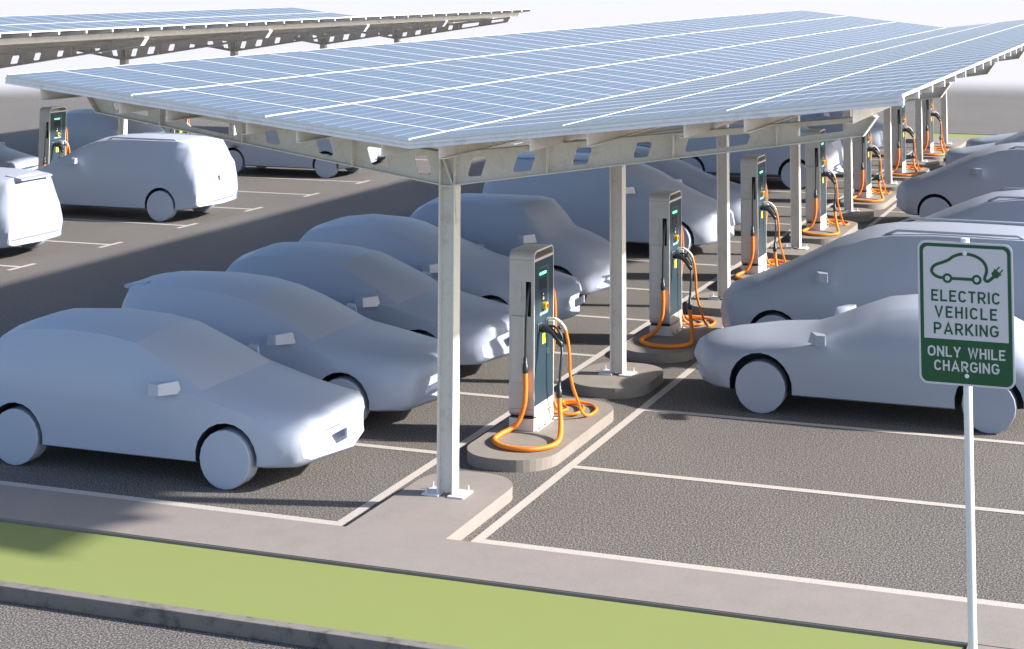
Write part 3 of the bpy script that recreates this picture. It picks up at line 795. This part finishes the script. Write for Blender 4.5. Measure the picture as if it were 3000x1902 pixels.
KINK = typ(name='compact_car', top=[(0, .50), (-.04, .66), (-.12, .79), (-.32, .90), (-.60, 1.0), (-.86, 1.07), (-1.04, 1.27), (-1.24, 1.455), (-1.44, 1.50), (-2.04, 1.51), (-2.64, 1.50), (-2.99, 1.44), (-3.22, 1.31), (-3.40, 1.12), (-3.54, .85), (-3.59, .60), (-3.57, .42)],
          sharp=[], wx=(-.78, -2.95), wr=.29, ar=.35, cowl=.85, mid=2.1, mir=(-1.15, 1.0), bow=(.22, .12),
          zs=[(0, .42), (-.05, .54), (-.3, .70), (-.8, .86), (-1.1, .93), (-2.6, .98), (-3.3, .98), (-3.6, .90), (-3.85, .62)],
          ht=[(0, .46), (-.2, .55), (-.8, .62), (-1.1, .655), (-1.6, .57), (-3.0, .56), (-3.5, .56), (-3.85, .58)],
          hs=[(0, .52), (-.12, .65), (-.5, .73), (-1.0, .765), (-2.4, .775), (-3.3, .76), (-3.6, .72), (-3.85, .66)],
          hm=[(0, .56), (-.12, .69), (-.5, .755), (-1.0, .785), (-2.4, .795), (-3.3, .78), (-3.6, .75), (-3.85, .68)],
          zb=[(0, .30), (-.1, .24), (-.5, .21), (-3.3, .21), (-3.7, .27), (-3.85, .31)])
TALL = dict(VAN); TALL.update(top=[(x, z if z < .7 else z*1.07-.03) for x, z in VAN['top']], rails=[(-2.30, -4.1, .56, 1.70, 1.70)], mir=(-1.50, 1.13), plates=[])
SUV = dict(VAN); SUV.update(name='sport_utility_car', wr=.33, ar=.40, mir=(-1.55, 1.25), wx=(-1.03, -3.6), rails=[], cowl=1.3, mid=2.9,
          top=[(0, .60), (-.03, .85), (-.12, 1.12), (-.40, 1.18), (-.95, 1.22), (-1.40, 1.28), (-1.75, 1.48), (-2.05, 1.64), (-2.35, 1.72), (-2.9, 1.76), (-3.7, 1.75), (-4.2, 1.69), (-4.35, 1.52), (-4.50, 1.2), (-4.58, .88), (-4.58, .62), (-4.56, .46)],
          zs=[(0, .56), (-.05, .72), (-.3, 1.0), (-.8, 1.07), (-1.3, 1.12), (-2.6, 1.15), (-4.2, 1.16), (-4.4, 1.05), (-4.6, .68)],
          zb=[(0, .36), (-.1, .32), (-.5, .30), (-3.9, .30), (-4.3, .36), (-4.5, .40)], plates=[(-.012, .56, .17)])
TYPES = dict(hatch=HATCH, hatch2=HATCH2, saloon=SALOON, fast=FAST, coupe=COUPE, mpv=MPV, van=VAN, suv=SUV, kink=KINK, tall=TALL, hatch3=HATCH3)
cache = {}
def put(kind, nose, y, facing, label, mat=0, scale=1.0, group='clay white cars parked in the bays', tilt=0):
    key = (kind, mat)
    if key not in cache: cache[key] = make_car(TYPES[kind], CAR[mat]); o = cache[key]
    else: o = copy_tree(cache[key])
    o.location = (nose, y, 0); o.rotation_euler = (0, 0, (0 if facing > 0 else math.pi)+R(tilt)); o.scale = (scale,)*3
    tag(o, label, 'people carrier' if kind in ('van', 'tall', 'mpv') else 'car', group)
    return o
# left row of the near canopy (noses towards the chargers)
put('hatch', -1.19, .615, 1, 'nearest pale hatchback at the bottom left, nose towards the first column')
put('hatch2', -1.13, 2.85, 1, 'pale hatchback with a roof spoiler, second in the left row from the road', 1)
put('hatch3', -1.22, 5.10, 1, 'third pale hatchback in the left row, nose behind the nearest charging station', 2, 1.03)
put('fast', -1.30, 7.50, 1, 'fourth car in the left row, smooth liftback with a long sloping windscreen', 1)
put('kink', -1.46, 9.80, 1, 'fifth car in the left row, flat-roofed with a sharply kinked windscreen base', 2, 1.02)
put('van', -1.00, 14.85, 1, 'tall people carrier in the left row with its nose by the third column', 1, 1.0)
put('mpv', -1.05, 17.35, 1, 'people carrier beyond the tall one with its nose by the third column', 2)
put('suv', -.93, 25.0, 1, 'large sport utility car with tall wheels, seen under and above the beam', 0, 1.0)
put('mpv', -1.05, 27.5, 1, 'people carrier beyond the large sport utility car in the left row', 2)
put('van', -1.0, 32.5, 1, 'car at the far end of the left row with its wheel beside the sixth column', 2)
# right row of the near canopy
put('coupe', 1.07, 5.07, -1, 'low coupe at the right, partly behind the electric vehicle parking sign', 3)
put('tall', .74, 7.50, -1, 'tallest people carrier with roof rails, directly behind the low coupe on the right', 3)
put('mpv', 1.40, 12.2, -1, 'flat-roofed people carrier third in the right row', 3, 1.03)
put('van', 1.10, 19.85, -1, 'people carrier fourth in the right row with a blunt rounded nose', 3)
put('hatch', 1.10, 27.4, -1, 'hatchback fifth in the right row, low bonnet near the far charging station', 3)
put('hatch2', 1.30, 30.0, -1, 'farthest car of the right row, just in front of the green verge', 3)
# cars under the farther canopy
put('hatch2', -16.98, 10.5, -1, 'sunlit white hatchback cut off by the left edge', 3, 1.06)
put('van', -16.85, 15.68, -1, 'people carrier with roof rails and a sunlit rear, in front of the far charging station', 0, 1.0)
put('mpv', -17.05, 23.35, -1, 'grey people carrier parked beyond the one with the sunlit rear', 2, 1.0)
put('hatch2', -17.2, 25.9, -1, 'car with a white sunlit tail seen through an opening in the near beam', 3, .95)
put('hatch', -17.4, 28.4, -1, 'dark-shaded car tail seen through the beam opening next to the first column', 3, .95)
put('hatch', -18.70, 18.2, 1, 'car with a sunlit nose behind the white hatchback at the left edge', 3)
put('hatch', -17.62, 23.2, 1, 'rounded pale hatchback to the right of the far charging station', 0, 1.05)

# ------------------------------------------------------------------ sign
def stroke(bm, pts, w_, z=0, cap=True, closed=False):
    P = [Vector((p[0], p[1])) for p in pts]; n = len(P); Lf, Rt = [], []
    for i in range(n):
        a = P[i-1] if (i or closed) else None; b = P[(i+1) % n] if (i < n-1 or closed) else None
        d0 = (P[i]-a).normalized() if a is not None else None; d1 = (b-P[i]).normalized() if b is not None else None
        if d0 is None: d0 = d1
        if d1 is None: d1 = d0
        n0 = Vector((-d0.y, d0.x)); n1 = Vector((-d1.y, d1.x)); m = (n0+n1)
        m = m.normalized() if m.length > 1e-6 else n0
        k = min(1/max(.3, m.dot(n0)), 2.2)
        Lf.append(P[i]+m*w_/2*k); Rt.append(P[i]-m*w_/2*k)
    t = .0008
    rng = range(n if closed else n-1)
    for i in rng:
        j = (i+1) % n
        q = [Lf[i], Lf[j], Rt[j], Rt[i]]
        vv = [bm.verts.new((a.x, a.y, z)) for a in q]; bm.faces.new(vv)
def arc(cx, cy, rx, ry, a0, a1, n=12):
    return [(cx+rx*math.cos(R(a0+(a1-a0)*k/n)), cy+ry*math.sin(R(a0+(a1-a0)*k/n))) for k in range(n+1)]
SW = .17
def glyph(ch_):
    s = SW/2; T = 1-s; B = s; m = .52
    if ch_ == 'E': w_ = .60; return w_, [[(w_, T), (s, T), (s, B), (w_, B)], [(s, m), (w_*.86, m)]]
    if ch_ == 'L': w_ = .60; return w_, [[(s, 1), (s, B), (w_, B)]]
    if ch_ == 'C' or ch_ == 'G':
        w_ = .68 if ch_ == 'C' else .72; cx = w_*.52; rx = cx-s
        p = arc(cx, 1-s-rx, rx, rx, 22, 180, 10)+arc(cx, s+rx, rx, rx, 180, 338, 10)
        if ch_ == 'C': return w_, [p]
        p = arc(cx, 1-s-rx, rx, rx, 22, 180, 10)+arc(cx, s+rx, rx, rx, 180, 345, 10)+[(cx+rx, s+rx+.10)]
        return w_, [p, [(cx+rx+s, .46), (cx+.02, .46)]]
    if ch_ == 'O': w_ = .76; cx = w_/2; rx = cx-s; return w_, [arc(cx, 1-s-rx, rx, rx, 0, 180, 12)+arc(cx, s+rx, rx, rx, 180, 360, 12)+[(cx+rx, 1-s-rx)]]
    if ch_ == 'T': w_ = .62; return w_, [[(0, T), (w_, T)], [(w_/2, T), (w_/2, 0)]]
    if ch_ in 'RP':
        w_ = .68; r_ = .235; y1 = T-2*r_
        p = [(s, 0), (s, T), (w_-s-r_, T)]+arc(w_-s-r_, T-r_, r_, r_, 90, -90, 10)[1:]+[(s, y1)]
        q = [p]
        if ch_ == 'R': q.append([(w_*.50, y1), (w_-s*.6, 0)])
        return w_, q
    if ch_ == 'I': return SW, [[(s, 0), (s, 1)]]
    if ch_ == 'V': w_ = .74; return w_, [[(s*.9, 1), (w_/2, s*.6), (w_-s*.9, 1)]]
    if ch_ == 'A': w_ = .80; return w_, [[(s*.9, 0), (w_/2, 1-s*.6), (w_-s*.9, 0)], [(w_*.2, .30), (w_*.8, .30)]]
    if ch_ == 'H': w_ = .66; return w_, [[(s, 0), (s, 1)], [(w_-s, 0), (w_-s, 1)], [(s, m), (w_-s, m)]]
    if ch_ == 'K': w_ = .70; return w_, [[(s, 0), (s, 1)], [(w_-s*.7, 1), (s, .36)], [(w_*.40, .52), (w_-s*.5, 0)]]
    if ch_ == 'N': w_ = .70; return w_, [[(s, 0), (s, 1)], [(w_-s, 0), (w_-s, 1)], [(s, .95), (w_-s, .05)]]
    if ch_ == 'Y': w_ = .74; return w_, [[(s*.9, 1), (w_/2, .45), (w_-s*.9, 1)], [(w_/2, .47), (w_/2, 0)]]
    if ch_ == 'W': w_ = .96; return w_, [[(s*.8, 1), (w_*.28, s*.8), (w_/2, .92), (w_*.72, s*.8), (w_-s*.8, 1)]]
    return .40, []
def text(bm, s, u0, u1, v0, h):
    g = [glyph(c) for c in s]; tot = sum(a for a, _ in g)*h; gap = (u1-u0-tot)/(len(s)-1); x = u0; zz = 0
    for w_, st in g:
        for p in st:
            stroke(bm, [(x+a*h, v0+b*h) for a, b in p], SW*h, zz); zz += .00003
        x += w_*h+gap
def make_sign():
    cx, cy, zb = 5.1758, -2.45, 2.130
    root = empty('parking_sign', (cx, cy+.035, ZI-.001))
    tag(root, 'green and white electric vehicle parking sign on a white post', 'sign'); root.scale = (.9715,)*3
    oz = zb-root.location.z
    def place(bm, name, mat, off, parent):
        bmesh.ops.recalc_face_normals(bm, faces=bm.faces)
        for f in bm.faces:
            if f.normal.z < 0: f.normal_flip()
        me = bpy.data.meshes.new(name); bm.to_mesh(me); bm.free()
        me.transform(Matrix.Translation((0, -.035-off, oz)) @ XZ); return link(name, me, mat, parent)
    bm = bmesh.new(); prism(bm, rounded([(-.338, 0), (.338, 0), (.338, 1.015), (-.338, 1.015)], .058, 8), 'y', -.035, -.029)
    me = bpy.data.meshes.new('sign_panel')
    for v in bm.verts: v.co.z += oz
    bmesh.ops.recalc_face_normals(bm, faces=bm.faces); bm.to_mesh(me); bm.free()
    pn = link('sign_panel', me, M['swhite'], root)
    def flat(name, out, holes, mat, off):
        o = plate2d(name, out, holes, .0004, Matrix.Translation((0, -.035-off, oz)) @ XZ, mat, pn); return o
    flat('green_border', rounded([(-.324, .014), (.324, .014), (.324, 1.001), (-.324, 1.001)], .05, 8),
         [rounded([(-.299, .322), (.299, .322), (.299, .977), (-.299, .977)], [0, 0, .038, .038], 8)], M['sgreen'], .0006)
    bm = bmesh.new()
    text(bm, 'ELECTRIC', -.244, .243, .588, .083); text(bm, 'VEHICLE', -.222, .221, .473, .083); text(bm, 'PARKING', -.230, .228, .356, .083)
    place(bm, 'lettering', M['sgreen'], .0012, pn)
    bm = bmesh.new()
    text(bm, 'ONLY WHILE', -.276, .273, .197, .074); text(bm, 'CHARGING', -.231, .228, .098, .074)
    place(bm, 'lettering', M['swhite'], .0014, pn)
    # car emblem
    bm = bmesh.new(); W_ = .0215
    body = [(-.150, .755), (-.190, .760), (-.222, .776), (-.238, .800), (-.230, .828), (-.205, .848), (-.160, .866), (-.118, .885), (-.080, .912), (-.030, .930), (.030, .932), (.085, .917), (.128, .888), (.150, .850), (.152, .812), (.140, .778), (.141, .757), (.158, .748), (.180, .762), (.205, .785)]
    sp = catmull([(a, b, 0) for a, b in body], 5); stroke(bm, [(p.x, p.y) for p in sp], W_, 0)
    stroke(bm, [(-.10, .755), (.055, .755)], W_, .00003)
    for u in (-.126, .082): stroke(bm, arc(u, .755, .0265, .0265, 0, 360, 28)[:-1], .017, .00006, closed=True)
    d = Vector((.66, .75)).normalized(); nrm = Vector((-d.y, d.x)); p0 = Vector((.200, .782))
    def q(a, b): v = p0+d*a+nrm*b; return (v.x, v.y)
    for poly in ([q(0, -.012), q(.012, -.027), q(.040, -.027), q(.040, -.031), q(.052, -.031), q(.052, .031), q(.040, .031), q(.040, .027), q(.012, .027), q(0, .012)],):
        vv = [bm.verts.new((a, b, .00009)) for a, b in poly]; bm.faces.new(vv)
    for s_ in (-.015, .015): stroke(bm, [q(.05, s_), q(.085, s_)], .009, .00012)
    place(bm, 'car_emblem', M['sgreen'], .0016, pn)
    for v in (.938, .071):
        bm = bmesh.new(); bmesh.ops.create_uvsphere(bm, u_segments=16, v_segments=10, radius=.0165)
        for vv in bm.verts: vv.co = Vector((vv.co.x, vv.co.y*.55-.0365, vv.co.z+v+oz))
        finish('bolt', bm, M['white'], root, 60)
    bm = bmesh.new(); cyl(bm, (0, .004, (3.168-root.location.z)/2), .0315, 3.168-root.location.z, 'z', 28)
    po = finish('post', bm, M['white'], root, 40)
    bm = bmesh.new(); cyl(bm, (0, .004, 3.168-root.location.z+.0015), .026, .002, 'z', 24); finish('post_cap', bm, M['edge'], po)
    return root
make_sign()
